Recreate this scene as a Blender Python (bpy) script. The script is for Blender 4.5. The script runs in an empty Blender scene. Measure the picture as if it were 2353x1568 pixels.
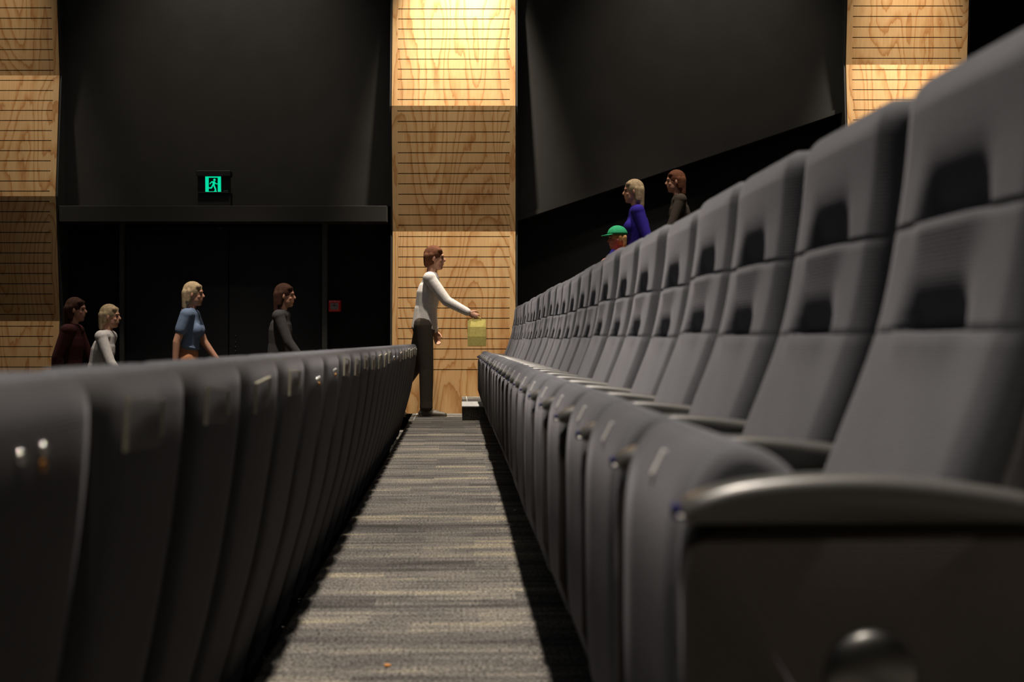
import bpy, bmesh, math, random
from mathutils import Vector, Matrix
random.seed(7)
PI = math.pi
C = bpy.context.scene.collection
SC = bpy.context.scene

# ------------------------------------------------------------------ camera
F = 3268.0                      # focal length in pixels of the 2353 px wide frame (50 mm)
CAMZ = 0.785                    # camera height over the walkway between the two rows
TH = math.atan(127.0 / F)       # the rows run 2.2 degrees off the wall's normal
cam = bpy.data.cameras.new('camera')
cam.lens = 50.0; cam.sensor_width = 36.0; cam.sensor_fit = 'HORIZONTAL'
cam.clip_start = 0.05; cam.clip_end = 100
cam.dof.use_dof = True; cam.dof.focus_distance = 13.0; cam.dof.aperture_fstop = 4.6
camo = bpy.data.objects.new('camera', cam); C.objects.link(camo)
camo.location = (0, 0, CAMZ); camo.rotation_euler = (PI / 2, 0, 0)
SC.camera = camo
# ------------------------------------------------------------------ world, exposure
SC.view_settings.view_transform = 'Standard'; SC.view_settings.look = 'None'
SC.view_settings.exposure = 0.0; SC.view_settings.gamma = 1.0
w = bpy.data.worlds.new('world'); SC.world = w; w.use_nodes = True
w.node_tree.nodes['Background'].inputs[0].default_value = (0.85, 0.9, 1.0, 1)
w.node_tree.nodes['Background'].inputs[1].default_value = 0.0

def P(u, v, z=0.0):             # row frame (u across, v along the row) -> world
    return Vector((u * math.cos(TH) - v * math.sin(TH), u * math.sin(TH) + v * math.cos(TH), z))
def W(px, py, Y):               # point of the photograph at depth Y -> world
    return Vector(((px - 1176.5) * Y / F, Y, CAMZ + (784 - py) * Y / F))

# ------------------------------------------------------------------ lamps of the room and added fill lights
def lamp(kind, name, loc, power, color=(1, .82, .58), target=None, **kw):
    d = bpy.data.lights.new(name, kind); d.energy = power; d.color = color
    for k, val in kw.items(): setattr(d, k, val)
    o = bpy.data.objects.new(name, d); C.objects.link(o); o.location = loc
    if target is not None:
        o.rotation_euler = (Vector(target) - Vector(loc)).to_track_quat('-Z', 'Y').to_euler()
    return o
WARM = (1, .89, .75); HALL = (1, .88, .76)
for v, pw in ((-1.7, 1900), (2.4, 3500), (6.0, 3300), (9.4, 3100), (12.3, 2800)):   # ceiling downlights over the walkway
    p = P(.15, v, 8.55)
    lamp('SPOT', 'overhead_spot', p, pw, HALL, (p.x, p.y, 0), spot_size=.95, spot_blend=.9, shadow_soft_size=.13)
# added soft fill, standing in for light bounced around the hall
lamp('AREA', 'hall_fill_light', (-1.5, 5.5, 8.9), 100, (.97, .96, 1), (-1.5, 5.501, 0), shape='RECTANGLE', size=13, size_y=17)
for x, y, pw in ((-3.0, 12.6, 2600), (1.5, 13.2, 1500)):        # added fill spots, brightening the people on the stairs and the door area
    lamp('SPOT', 'overhead_spot', (x, y, 8.55), pw, HALL, (x, y + 1.9, 0), spot_size=.44, spot_blend=.9, shadow_soft_size=.13)
# wall washers above the timber columns and the dark wall panels
for (px, pw, tz) in ((1058, 4700, 3.8), (2090, 3600, 2.8), (-14, 1050, 2.2)):
    x = (px - 1176.5) * 15.4 / F
    lamp('SPOT', 'wall_washer', (x, 14.85, 7.0), pw, WARM, (x, 15.45, tz), spot_size=.62, spot_blend=1.0, shadow_soft_size=.07)
for (px, pw) in ((520, 680), (1640, 620)):
    x = (px - 1176.5) * 15.4 / F
    lamp('SPOT', 'wall_washer', (x, 14.3, 7.6), pw, WARM, (x, 15.68, 3.6), spot_size=.95, spot_blend=1.0, shadow_soft_size=.1)

# ------------------------------------------------------------------ materials
def nmat(name):
    m = bpy.data.materials.new(name); m.use_nodes = True
    return m, m.node_tree.nodes, m.node_tree.links, m.node_tree.nodes['Principled BSDF']
def ramp(n, pts):
    r = n.new('ShaderNodeValToRGB'); e = r.color_ramp.elements
    while len(e) > 1: e.remove(e[-1])
    e[0].position = pts[0][0]; e[0].color = (*pts[0][1], 1)
    for p, c in pts[1:]:
        x = e.new(p); x.color = (*c, 1)
    return r
def plain(name, col, rough=.6, metal=0.0, spec=.5, noise=.12, scale=30, bump=0.0):
    m, n, l, b = nmat(name)
    b.inputs['Roughness'].default_value = rough; b.inputs['Metallic'].default_value = metal
    b.inputs['Specular IOR Level'].default_value = spec
    tc = n.new('ShaderNodeTexCoord'); t = n.new('ShaderNodeTexNoise')
    t.inputs['Scale'].default_value = scale; t.inputs['Detail'].default_value = 4
    l.new(tc.outputs['Object'], t.inputs['Vector'])
    r = ramp(n, [(.3, tuple(c * (1 - noise) for c in col)), (.7, tuple(min(1, c * (1 + noise)) for c in col))])
    l.new(t.outputs['Fac'], r.inputs['Fac']); l.new(r.outputs['Color'], b.inputs['Base Color'])
    if bump:
        bp = n.new('ShaderNodeBump'); bp.inputs['Strength'].default_value = bump; bp.inputs['Distance'].default_value = .002
        l.new(t.outputs['Fac'], bp.inputs['Height']); l.new(bp.outputs['Normal'], b.inputs['Normal'])
    return m
def fabric(name, col, fine=420, sheen=.2):
    m, n, l, b = nmat(name)
    b.inputs['Roughness'].default_value = .95; b.inputs['Specular IOR Level'].default_value = .15
    b.inputs['Sheen Weight'].default_value = sheen; b.inputs['Sheen Roughness'].default_value = .5
    b.inputs['Sheen Tint'].default_value = (.9, .9, 1, 1)
    tc = n.new('ShaderNodeTexCoord'); oi = n.new('ShaderNodeObjectInfo')
    t = n.new('ShaderNodeTexNoise'); t.inputs['Scale'].default_value = fine; t.inputs['Detail'].default_value = 2
    t2 = n.new('ShaderNodeTexNoise'); t2.inputs['Scale'].default_value = 9; t2.inputs['Detail'].default_value = 3
    wv = n.new('ShaderNodeTexWave'); wv.bands_direction = 'Z'; wv.inputs['Scale'].default_value = 62
    wv.inputs['Distortion'].default_value = 1.5; wv.inputs['Detail Scale'].default_value = 3
    l.new(tc.outputs['Object'], t.inputs['Vector']); l.new(tc.outputs['Object'], t2.inputs['Vector']); l.new(tc.outputs['Object'], wv.inputs['Vector'])
    mx = n.new('ShaderNodeMath'); mx.operation = 'MULTIPLY_ADD'; mx.inputs[1].default_value = .6
    l.new(t.outputs['Fac'], mx.inputs[0])
    m2 = n.new('ShaderNodeMath'); m2.operation = 'MULTIPLY'; m2.inputs[1].default_value = .25
    l.new(wv.outputs['Fac'], m2.inputs[0]); l.new(m2.outputs[0], mx.inputs[2])
    m3 = n.new('ShaderNodeMath'); m3.operation = 'MULTIPLY_ADD'; m3.inputs[1].default_value = .35
    l.new(t2.outputs['Fac'], m3.inputs[0]); l.new(mx.outputs[0], m3.inputs[2])
    r = ramp(n, [(.3, tuple(c * .62 for c in col)), (.9, tuple(c * 1.35 for c in col))])
    l.new(m3.outputs[0], r.inputs['Fac']); l.new(r.outputs['Color'], b.inputs['Base Color'])
    bp = n.new('ShaderNodeBump'); bp.inputs['Strength'].default_value = .35; bp.inputs['Distance'].default_value = .0012
    l.new(mx.outputs[0], bp.inputs['Height']); l.new(bp.outputs['Normal'], b.inputs['Normal'])
    return m
def wood(name, seed):
    m, n, l, b = nmat(name)
    b.inputs['Roughness'].default_value = .5; b.inputs['Specular IOR Level'].default_value = .35
    tc = n.new('ShaderNodeTexCoord')
    mp = n.new('ShaderNodeMapping'); mp.inputs['Location'].default_value = (seed * 3.7, 0, seed * 1.9); mp.inputs['Scale'].default_value = (1, .02, .24)
    l.new(tc.outputs['Object'], mp.inputs['Vector'])
    t = n.new('ShaderNodeTexNoise'); t.inputs['Scale'].default_value = 2.3; t.inputs['Detail'].default_value = 1.2
    t.inputs['Roughness'].default_value = .35; t.inputs['Distortion'].default_value = .35
    l.new(mp.outputs['Vector'], t.inputs['Vector'])
    tj = n.new('ShaderNodeTexNoise'); tj.inputs['Scale'].default_value = 22; tj.inputs['Detail'].default_value = 3; l.new(mp.outputs['Vector'], tj.inputs['Vector'])
    kj = n.new('ShaderNodeMath'); kj.operation = 'MULTIPLY'; kj.inputs[1].default_value = .75; l.new(tj.outputs['Fac'], kj.inputs[0])
    k = n.new('ShaderNodeMath'); k.operation = 'MULTIPLY_ADD'; k.inputs[1].default_value = 14; l.new(t.outputs['Fac'], k.inputs[0]); l.new(kj.outputs[0], k.inputs[2])
    fr = n.new('ShaderNodeMath'); fr.operation = 'FRACT'; l.new(k.outputs[0], fr.inputs[0])
    r = ramp(n, [(0.0, (.52, .30, .12)), (.07, (.59, .375, .172)), (.55, (.61, .39, .18)), (.80, (.54, .31, .125)), (.95, (.44, .215, .075)), (1.0, (.40, .19, .065))])
    l.new(fr.outputs[0], r.inputs['Fac'])
    mp2 = n.new('ShaderNodeMapping'); mp2.inputs['Location'].default_value = (seed, 0, seed); mp2.inputs['Scale'].default_value = (1, .05, .035)
    l.new(tc.outputs['Object'], mp2.inputs['Vector'])
    t2 = n.new('ShaderNodeTexNoise'); t2.inputs['Scale'].default_value = 120; t2.inputs['Detail'].default_value = 3
    l.new(mp2.outputs['Vector'], t2.inputs['Vector'])
    r2 = ramp(n, [(.3, (.86, .84, .80)), (.65, (1, 1, 1))]); l.new(t2.outputs['Fac'], r2.inputs['Fac'])
    t3 = n.new('ShaderNodeTexNoise'); t3.inputs['Scale'].default_value = 1.6; l.new(mp.outputs['Vector'], t3.inputs['Vector'])
    r3 = ramp(n, [(.35, (.86, .80, .74)), (.65, (1.0, 1.0, 1.0))]); l.new(t3.outputs['Fac'], r3.inputs['Fac'])
    a = n.new('ShaderNodeMix'); a.data_type = 'RGBA'; a.blend_type = 'MULTIPLY'; a.inputs['Factor'].default_value = 1
    l.new(r.outputs['Color'], a.inputs['A']); l.new(r2.outputs['Color'], a.inputs['B'])
    a2 = n.new('ShaderNodeMix'); a2.data_type = 'RGBA'; a2.blend_type = 'MULTIPLY'; a2.inputs['Factor'].default_value = 1
    l.new(a.outputs['Result'], a2.inputs['A']); l.new(r3.outputs['Color'], a2.inputs['B'])
    l.new(a2.outputs['Result'], b.inputs['Base Color'])
    return m
def carpet(name):
    m, n, l, b = nmat(name)
    b.inputs['Roughness'].default_value = 1.0; b.inputs['Specular IOR Level'].default_value = .1
    tc = n.new('ShaderNodeTexCoord')
    def mapped(scale, loc=(0, 0, 0)):
        mp = n.new('ShaderNodeMapping'); mp.inputs['Scale'].default_value = scale; mp.inputs['Location'].default_value = loc
        l.new(tc.outputs['Object'], mp.inputs['Vector']); return mp.outputs['Vector']
    def noise(vec, s, d=3):
        t = n.new('ShaderNodeTexNoise'); t.inputs['Scale'].default_value = s; t.inputs['Detail'].default_value = d
        l.new(vec, t.inputs['Vector']); return t.outputs['Fac']
    def math_(op, a, bb):
        x = n.new('ShaderNodeMath'); x.operation = op
        for i, q in enumerate((a, bb)):
            if isinstance(q, (int, float)): x.inputs[i].default_value = q
            else: l.new(q, x.inputs[i])
        return x.outputs[0]
    # blocks along the streaks: random per cell, cells 0.3 m wide and about 0.11 m deep
    br = n.new('ShaderNodeTexBrick'); br.inputs['Color1'].default_value = (0, 0, 0, 1); br.inputs['Color2'].default_value = (1, 1, 1, 1)
    br.inputs['Mortar Size'].default_value = 0; br.inputs['Scale'].default_value = 1; br.inputs['Brick Width'].default_value = .31; br.inputs['Row Height'].default_value = .125
    br.offset = .37; br.offset_frequency = 2
    l.new(mapped((1, 1, 1), (.13, .04, 0)), br.inputs['Vector'])
    bw = n.new('ShaderNodeRGBToBW'); l.new(br.outputs['Color'], bw.inputs['Color'])
    streak = noise(mapped((1.6, 13, 1)), 1.8, 4)          # soft streaks across the walkway
    band = noise(mapped((.10, 2.6, 1)), 1.5, 2.5)         # broad light and dark bands
    pile = noise(mapped((1, .7, 1)), 115, 2.5)
    rib = noise(mapped((70, 30, 1)), 3, 2)
    s = math_('ADD', math_('MULTIPLY', streak, .70), math_('MULTIPLY', band, .95))
    s = math_('ADD', s, math_('MULTIPLY', bw.outputs[0], .20))
    r = ramp(n, [(.56, (.042, .040, .038)), (.76, (.094, .089, .083)), (.90, (.150, .141, .124)), (1.0, (.235, .21, .155))])
    s2 = math_('SUBTRACT', s, .12)
    l.new(s2, r.inputs['Fac'])
    p = math_('ADD', math_('MULTIPLY', pile, 1.5), math_('MULTIPLY', rib, .7))
    rp = ramp(n, [(.60, (.15, .15, .15)), (.96, (1.45, 1.45, 1.45))])
    ps = math_('MULTIPLY', p, .72); l.new(ps, rp.inputs['Fac'])
    a = n.new('ShaderNodeMix'); a.data_type = 'RGBA'; a.blend_type = 'MULTIPLY'; a.inputs['Factor'].default_value = 1
    l.new(r.outputs['Color'], a.inputs['A']); l.new(rp.outputs['Color'], a.inputs['B'])
    l.new(a.outputs['Result'], b.inputs['Base Color'])
    bp = n.new('ShaderNodeBump'); bp.inputs['Strength'].default_value = .6; bp.inputs['Distance'].default_value = .004
    l.new(p, bp.inputs['Height']); l.new(bp.outputs['Normal'], b.inputs['Normal'])
    return m
def emit(name, col, strength):
    m, n, l, b = nmat(name)
    b.inputs['Base Color'].default_value = (0.01, 0.01, 0.01, 1)
    b.inputs['Emission Color'].default_value = (*col, 1); b.inputs['Emission Strength'].default_value = strength
    return m
def clear_plastic(name):
    m, n, l, b = nmat(name)
    b.inputs['Base Color'].default_value = (.75, .75, .70, 1); b.inputs['Roughness'].default_value = .18
    b.inputs['Transmission Weight'].default_value = .0; b.inputs['Alpha'].default_value = .09
    b.inputs['Specular IOR Level'].default_value = .8
    return m

M = dict(
    seat=fabric('grey_seat_fabric', (.091, .095, .106), sheen=.12),
    shell=fabric('shaded_back_fabric', (.052, .051, .051), sheen=.10),  # same grey fabric as the seat, its shade painted in as darker colour
    panel=fabric('end_panel_fabric', (.050, .043, .037)),
    arm=plain('grey_arm_plastic', (.065, .065, .060), .32, 0, .8, .05, 200, .05),
    black=plain('black_painted_steel', (.006, .006, .006), .55),
    cap=plain('satin_steel_cap', (.26, .26, .25), .33, 1.0, .5, .04, 90),
    steel=plain('bright_steel', (.85, .84, .80), .14, 1.0, .5, .05, 90),
    brass=plain('brass_reflection', (.55, .27, .08), .3, 1.0),
    clear=clear_plastic('clear_plastic_label_holder'),
    edge=plain('clear_plastic_edge', (.50, .48, .36), .25, 0, .8, .1, 60),
    tab=plain('pale_seat_number_tab', (.85, .85, .83), .35, .2),
    blue=plain('blue_plastic', (.012, .012, .10), .85, 0, .1),
    carpet=carpet('grey_striped_carpet'),
    nosing=plain('pale_aluminium_nosing', (.40, .40, .375), .5, .1),
    wall=plain('charcoal_wall_paint', (.0255, .0238, .0205), .75, 0, .3, .12, 3, .1),
    wallblack=plain('black_wall_paint', (.008, .008, .008), .8, 0, .2, .1, 4),
    frame=plain('dark_grey_frame_paint', (.030, .030, .027), .6, 0, .4, .15, 12),
    door=plain('black_door_laminate', (.006, .0065, .008), .5, 0, .4),
    post=plain('dark_grey_post_paint', (.05, .05, .045), .55),
    slit=plain('black_felt', (.004, .004, .004), .95, 0, .1),
    red=plain('red_plastic', (.62, .018, .018), .35),
    redlight=plain('pale_red_strip', (.70, .17, .12), .4),
    grey=plain('grey_label', (.24, .21, .21), .5),
    dark=plain('dark_ink', (.02, .012, .012), .6),
    white=plain('white_lettering', (.70, .60, .58), .5),
    signface=emit('green_sign_light', (0.0, .72, .36), 1.0),
    signtext=plain('grey_green_lettering', (.12, .30, .25), .5),
    ceil=plain('black_ceiling_paint', (.012, .012, .012), .9),
)

# ------------------------------------------------------------------ mesh helpers
def obj(name, bm, mats, parent=None, smooth=False):
    me = bpy.data.meshes.new(name)
    bmesh.ops.recalc_face_normals(bm, faces=bm.faces)
    bm.to_mesh(me); bm.free()
    for m in (mats if isinstance(mats, (list, tuple)) else [mats]): me.materials.append(m)
    if smooth:
        for p in me.polygons: p.use_smooth = True
    o = bpy.data.objects.new(name, me); C.objects.link(o)
    if parent: o.parent = parent
    return o
def thing(name, label, cat, loc=(0, 0, 0), rz=0.0, group=None):
    o = bpy.data.objects.new(name, None); C.objects.link(o)
    o.empty_display_size = .1; o.location = loc; o.rotation_euler = (0, 0, rz)
    tag(o, label, cat, group); return o
def tag(o, label, cat, group=None):
    o['label'] = label; o['category'] = cat
    if group: o['group'] = group
    return o
def struct(o): o['kind'] = 'structure'; return o
def box(bm, x0, x1, y0, y1, z0, z1, bev=0.0, seg=2, mi=0):
    vs = [bm.verts.new((x, y, z)) for x in (x0, x1) for y in (y0, y1) for z in (z0, z1)]
    fs = [bm.faces.new([vs[i] for i in f]) for f in ((0, 1, 3, 2), (4, 6, 7, 5), (0, 4, 5, 1), (2, 3, 7, 6), (0, 2, 6, 4), (1, 5, 7, 3))]
    for f in fs: f.material_index = mi
    if bev:
        es = list({e for f in fs for e in f.edges})
        bmesh.ops.bevel(bm, geom=es, offset=bev, segments=seg, profile=.5, affect='EDGES')
def boxbm(*a, **k):
    bm = bmesh.new(); box(bm, *a, **k); return bm
def prism(bm, poly, y0, y1, mi=0):          # polygon in x,z pushed along y
    a = [bm.verts.new((x, y0, z)) for x, z in poly]; b = [bm.verts.new((x, y1, z)) for x, z in poly]
    k = len(poly); fs = [bm.faces.new(a), bm.faces.new(b)]
    for i in range(k): fs.append(bm.faces.new((a[i], a[(i + 1) % k], b[(i + 1) % k], b[i])))
    for f in fs: f.material_index = mi
def loft(bm, rings, cap=True, mi=0):
    R = [[bm.verts.new(p) for p in r] for r in rings]; k = len(R[0])
    for a, b in zip(R, R[1:]):
        for i in range(k): bm.faces.new((a[i], a[(i + 1) % k], b[(i + 1) % k], b[i])).material_index = mi
    if cap: bm.faces.new(R[0]).material_index = mi; bm.faces.new(R[-1]).material_index = mi
def interp(tab, x):
    if x <= tab[0][0]: return tab[0][1]
    for (a, fa), (b, fb) in zip(tab, tab[1:]):
        if x <= b:
            t = (x - a) / (b - a); return fa + (fb - fa) * t
    return tab[-1][1]
def sinterp(tab, x):                         # smooth (Catmull-Rom) table look-up
    n = len(tab)
    if x <= tab[0][0]: return tab[0][1]
    if x >= tab[-1][0]: return tab[-1][1]
    for i in range(n - 1):
        if x <= tab[i + 1][0]: break
    x0, f0 = tab[i]; x1, f1 = tab[i + 1]; h = x1 - x0; t = (x - x0) / h
    m0 = (f1 - tab[i - 1][1]) / (x1 - tab[i - 1][0]) if i > 0 else (f1 - f0) / h
    m1 = (tab[i + 2][1] - f0) / (tab[i + 2][0] - x0) if i < n - 2 else (f1 - f0) / h
    return (2*t**3-3*t*t+1)*f0 + (t**3-2*t*t+t)*h*m0 + (-2*t**3+3*t*t)*f1 + (t**3-t*t)*h*m1
def smooth_closed(pts, n):                   # closed Catmull-Rom through 2-D points
    out = []; k = len(pts)
    for i in range(k):
        p0, p1, p2, p3 = (pts[(i + j - 1) % k] for j in range(4))
        for q in range(n):
            t = q / n
            out.append(tuple(.5 * (2*p1[c] + (p2[c]-p0[c])*t + (2*p0[c]-5*p1[c]+4*p2[c]-p3[c])*t*t + (3*p1[c]-p0[c]-3*p2[c]+p3[c])*t**3) for c in (0, 1)))
    return out
def inset2d(poly, d):
    out = []; k = len(poly); area = sum(poly[i][0]*poly[(i+1)%k][1]-poly[(i+1)%k][0]*poly[i][1] for i in range(k))
    s = 1 if area > 0 else -1
    for i in range(k):
        (ax, az), (bx, bz) = poly[i - 1], poly[(i + 1) % k]
        tx, tz = bx - ax, bz - az; L = math.hypot(tx, tz) or 1
        out.append((poly[i][0] - s * tz / L * d, poly[i][1] + s * tx / L * d))
    return out
def sphere(bm, c, r, seg=16, rings=10, mi=0, rot=None):
    ret = bmesh.ops.create_uvsphere(bm, u_segments=seg, v_segments=rings, radius=1)
    m = Matrix.Translation(c) @ (rot or Matrix.Identity(4)) @ Matrix.Diagonal((*((r, r, r) if isinstance(r, (int, float)) else r), 1))
    bmesh.ops.transform(bm, matrix=m, verts=ret['verts'])
    for f in {f for v in ret['verts'] for f in v.link_faces}: f.material_index = mi
def limb(bm, a, b, ra, rb, seg=14, flat=False, sx=1.0, ref=None):   # tapered limb; sx flattens one cross axis
    a, b = Vector(a), Vector(b); d = b - a; L = d.length; d.normalize()
    up = Vector(ref) if ref else (Vector((1, 0, 0)) if abs(d.x) < .8 else Vector((0, 0, 1)))
    e1 = (up - d * up.dot(d)).normalized(); e2 = d.cross(e1)
    st = []
    if not flat:
        for k in (80, 55, 28): st.append((-ra * math.sin(math.radians(k)), ra * math.cos(math.radians(k))))
    st += [(0, ra), (L * .33, ra + (rb - ra) * .33), (L * .66, ra + (rb - ra) * .66), (L, rb)]
    if not flat:
        for k in (28, 55, 80): st.append((L + rb * math.sin(math.radians(k)), rb * math.cos(math.radians(k))))
    rings = [[a + d * t + e1 * (r * sx * math.cos(2*PI*i/seg)) + e2 * (r * math.sin(2*PI*i/seg)) for i in range(seg)] for t, r in st]
    loft(bm, rings)

# ------------------------------------------------------------------ the setting
YW = 15.68                                     # plane of the back of the side wall
YC = 15.42                                     # front of the timber columns
def wall_v(u, Y=YW): return (Y - u * math.sin(TH)) / math.cos(TH)
V_END = 14.05
U0 = -.476; TREAD = .5325; RISE = .183; PITCH_ROWS = 1.065
def slab(bm, u0, u1, v0, v1, z0, z1, to_wall=False, nose=.0):
    va0, va1 = (wall_v(u0), wall_v(u1)) if to_wall else (v1, v1)
    pts = [(u0, v0), (u1, v0), (u1, va1), (u0, va0)]
    a = [bm.verts.new((x, y, z0)) for x, y in pts]; b = [bm.verts.new((x, y, z1)) for x, y in pts]
    bm.faces.new(a); top = bm.faces.new(b)
    for i in range(4): bm.faces.new((a[i], a[(i + 1) % 4], b[(i + 1) % 4], b[i]))
    if nose:
        e = [e for e in top.edges if abs(e.verts[0].co.x - u0) < 1e-6 and abs(e.verts[1].co.x - u0) < 1e-6]
        bmesh.ops.bevel(bm, geom=e, offset=nose, segments=4, profile=.5, affect='EDGES')
def floor_piece(u0, u1, v0, v1, z1, to_wall=False, nose=0.0, depth=.3):
    bm = bmesh.new(); slab(bm, u0, u1, v0, v1, z1 - depth, z1, to_wall, nose)
    o = obj('floor', bm, M['carpet']); o.rotation_euler = (0, 0, TH); return struct(o)
# tiers of the seating rows (ours is z = 0)
for k in range(-1, 4):
    u0 = U0 + PITCH_ROWS * k if k > -1 else -7.0
    floor_piece(u0, U0 + PITCH_ROWS * (k + 1), -5.5, V_END, 2 * RISE * k, False, .018 if k >= 0 else 0, .5)
# steps of the side aisle, landings in front of the doors
for i in range(-1, 12):
    floor_piece(U0 + TREAD * i, U0 + TREAD * (i + 1), V_END, 0, RISE * i, True, 0, .75)
floor_piece(-3.30, U0 - TREAD, V_END, 0, -2 * RISE, True)
floor_piece(-3.85, -3.30, V_END, 0, -3 * RISE, True)
floor_piece(-7.5, -3.85, V_END, 0, -4 * RISE, True)
nn = 0
for i in range(-1, 12):                        # aluminium strips on the steps: along the aisle edge and the row side
    nn += 1; bm = bmesh.new(); z = RISE * i; u = U0 + TREAD * i
    va = wall_v(u) - .02
    box(bm, u + .044, u + .051, V_END + .01, va, z - .004, z + .003)
    if i % 2 and i > 0:
        A = [(V_END - .040, z - .048), (V_END - .040, z - .040), (V_END - .004, z + .004), (V_END + .02, z + .004), (V_END + .02, z - .048)]
        q0 = [bm.verts.new((u - .006, y, zz)) for y, zz in A]; q1 = [bm.verts.new((u + TREAD, y, zz)) for y, zz in A]
        bm.faces.new(q0); bm.faces.new(q1)
        for q in range(5): bm.faces.new((q0[q], q0[(q + 1) % 5], q1[(q + 1) % 5], q1[q]))
    o = struct(obj('trim_%d' % nn, bm, M['nosing'])); o.rotation_euler = (0, 0, TH)

# side wall behind the columns
def wallpoly(name, pts, Y0, Y1, mat):
    bm = bmesh.new(); prism(bm, [((px - 1176.5) * YW / F, CAMZ + (784 - py) * YW / F) for px, py in pts], Y0, Y1)
    return struct(obj(name, bm, mat))
struct(obj('wall_far', boxbm(-9.5, 9.5, 15.80, 16.0, -2.2, 9), M['wallblack']))
# charcoal panel over the doors, bulkhead ledge below it
wallpoly('wall_far_panel', [(100, -1000), (900, -1000), (900, 474), (100, 474)], YW - .0, 15.81, M['wall'])
L0 = W(137, 473.5, 15.46); L1 = W(889, 510, 15.46)
struct(obj('trim_20', boxbm(L0.x, L1.x, 15.44, 15.81, L1.z, L0.z, bev=.004), M['wall']))
# raked panel between the centre and the right column, with its lower lip
wallpoly('wall_far_raked', [(1180, -1000), (1990, -1000), (1990, 232), (1180, 503)], YW - .0, 15.81, M['wall'])
wallpoly('trim_21', [(1180, 500), (1990, 229), (1990, 240), (1180, 511)], YW - .03, 15.81, M['wall'])
wallpoly('wall_far_corner', [(2236, -1000), (3100, -1000), (3100, 784), (2236, 784)], YW + .02, 15.81, M['wallblack'])
struct(obj('wall_front', boxbm(-9.7, -9.5, -6, 16, -2.2, 9), M['wallblack']))
struct(obj('wall_rear', boxbm(9.5, 9.7, -6, 16, -2.2, 9), M['wallblack']))
struct(obj('wall_near', boxbm(-9.5, 9.5, -6.2, -6, -2.2, 9), M['wallblack']))
struct(obj('ceiling', boxbm(-9.5, 9.5, -6, 16, 9, 9.2), M['ceil']))

# double door in the recess
d = struct(bpy.data.objects.new('door_1', None)); C.objects.link(d)
YD = 15.74
def wx(px, Y): return (px - 1176.5) * Y / F
def wz(py, Y): return CAMZ + (784 - py) * Y / F
zf = -2 * RISE
def leaf(p0, p1):
    bm = bmesh.new(); box(bm, wx(p0, YD), wx(p1, YD), YD, YD + .05, zf + .01, wz(522, YD), bev=.003); return bm
a = obj('door_leaf', leaf(289, 524), M['door'], d); b = obj('door_leaf', leaf(526.5, 739), M['door'], d)
bm = bmesh.new()
box(bm, wx(741, YD), wx(753, YD), YD - .05, YD + .06, zf, wz(511, YD), bev=.003)
box(bm, wx(277, YD), wx(287, YD), YD - .05, YD + .06, zf, wz(511, YD), bev=.003)
obj('door_frame', bm, M['post'], d)
bm = bmesh.new()
for py in (772, 786, 797, 806):
    sphere(bm, (wx(541, YD), YD - .004, wz(py, YD)), .007, 8, 6)
obj('lock_screws', bm, M['steel'], b)
obj('closer_badge', boxbm(wx(499, YD), wx(512, YD), YD - .006, YD + .0, wz(526, YD), wz(522, YD)), M['post'], a)

# ------------------------------------------------------------------ timber columns
WOODS = [wood('pine_plywood_%s' % s, i + 1) for i, s in enumerate(('a', 'b', 'c', 'd', 'e', 'f', 'g', 'h', 'i', 'j'))]
wi = [0]
def slot_panel(x0, x1, za, ya, zb, yb, slots, margin=.062, sh=.0085, dp=.03):
    """panel from top edge (za, ya) to bottom edge (zb, yb); slots at heights; real recesses"""
    bm = bmesh.new()
    H = za - zb
    ny = -(H); nz = -(yb - ya)                         # outward normal (towards -y)
    L = math.hypot(ny, nz); ny /= L; nz /= L
    def pt(x, z, o=0.0):
        t = (za - z) / H; y = ya + (yb - ya) * t
        return (x, y - ny * o, z - nz * o)
    def quad(a, b, c, e, mi=0):
        f = bm.faces.new([bm.verts.new(p) for p in (a, b, c, e)]); f.material_index = mi
    zs = [za]
    for s in slots: zs += [s + sh / 2, s - sh / 2]
    zs.append(zb)
    for i in range(0, len(zs) - 1):
        t, b_ = zs[i], zs[i + 1]
        if i % 2 == 0: quad(pt(x0, t), pt(x1, t), pt(x1, b_), pt(x0, b_))
        else:
            xa, xb = x0 + margin, x1 - margin
            quad(pt(x0, t), pt(xa, t), pt(xa, b_), pt(x0, b_)); quad(pt(xb, t), pt(x1, t), pt(x1, b_), pt(xb, b_))
            quad(pt(xa, t, dp), pt(xb, t, dp), pt(xb, b_, dp), pt(xa, b_, dp), 1)
            quad(pt(xa, t), pt(xb, t), pt(xb, t, dp), pt(xa, t, dp), 1); quad(pt(xa, b_), pt(xb, b_), pt(xb, b_, dp), pt(xa, b_, dp))
            quad(pt(xa, t), pt(xa, t, dp), pt(xa, b_, dp), pt(xa, b_), 1); quad(pt(xb, t), pt(xb, t, dp), pt(xb, b_, dp), pt(xb, b_), 1)
    e = .04                                            # edges and back
    quad(pt(x0, za), pt(x0, zb), pt(x0, zb, e), pt(x0, za, e)); quad(pt(x1, za), pt(x1, zb), pt(x1, zb, e), pt(x1, za, e))
    quad(pt(x0, za), pt(x1, za), pt(x1, za, e), pt(x0, za, e)); quad(pt(x0, zb), pt(x1, zb), pt(x1, zb, e), pt(x0, zb, e))
    quad(pt(x0, za, e), pt(x1, za, e), pt(x1, zb, e), pt(x0, zb, e), 1)
    bmesh.ops.remove_doubles(bm, verts=bm.verts, dist=1e-5)
    return bm
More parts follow.
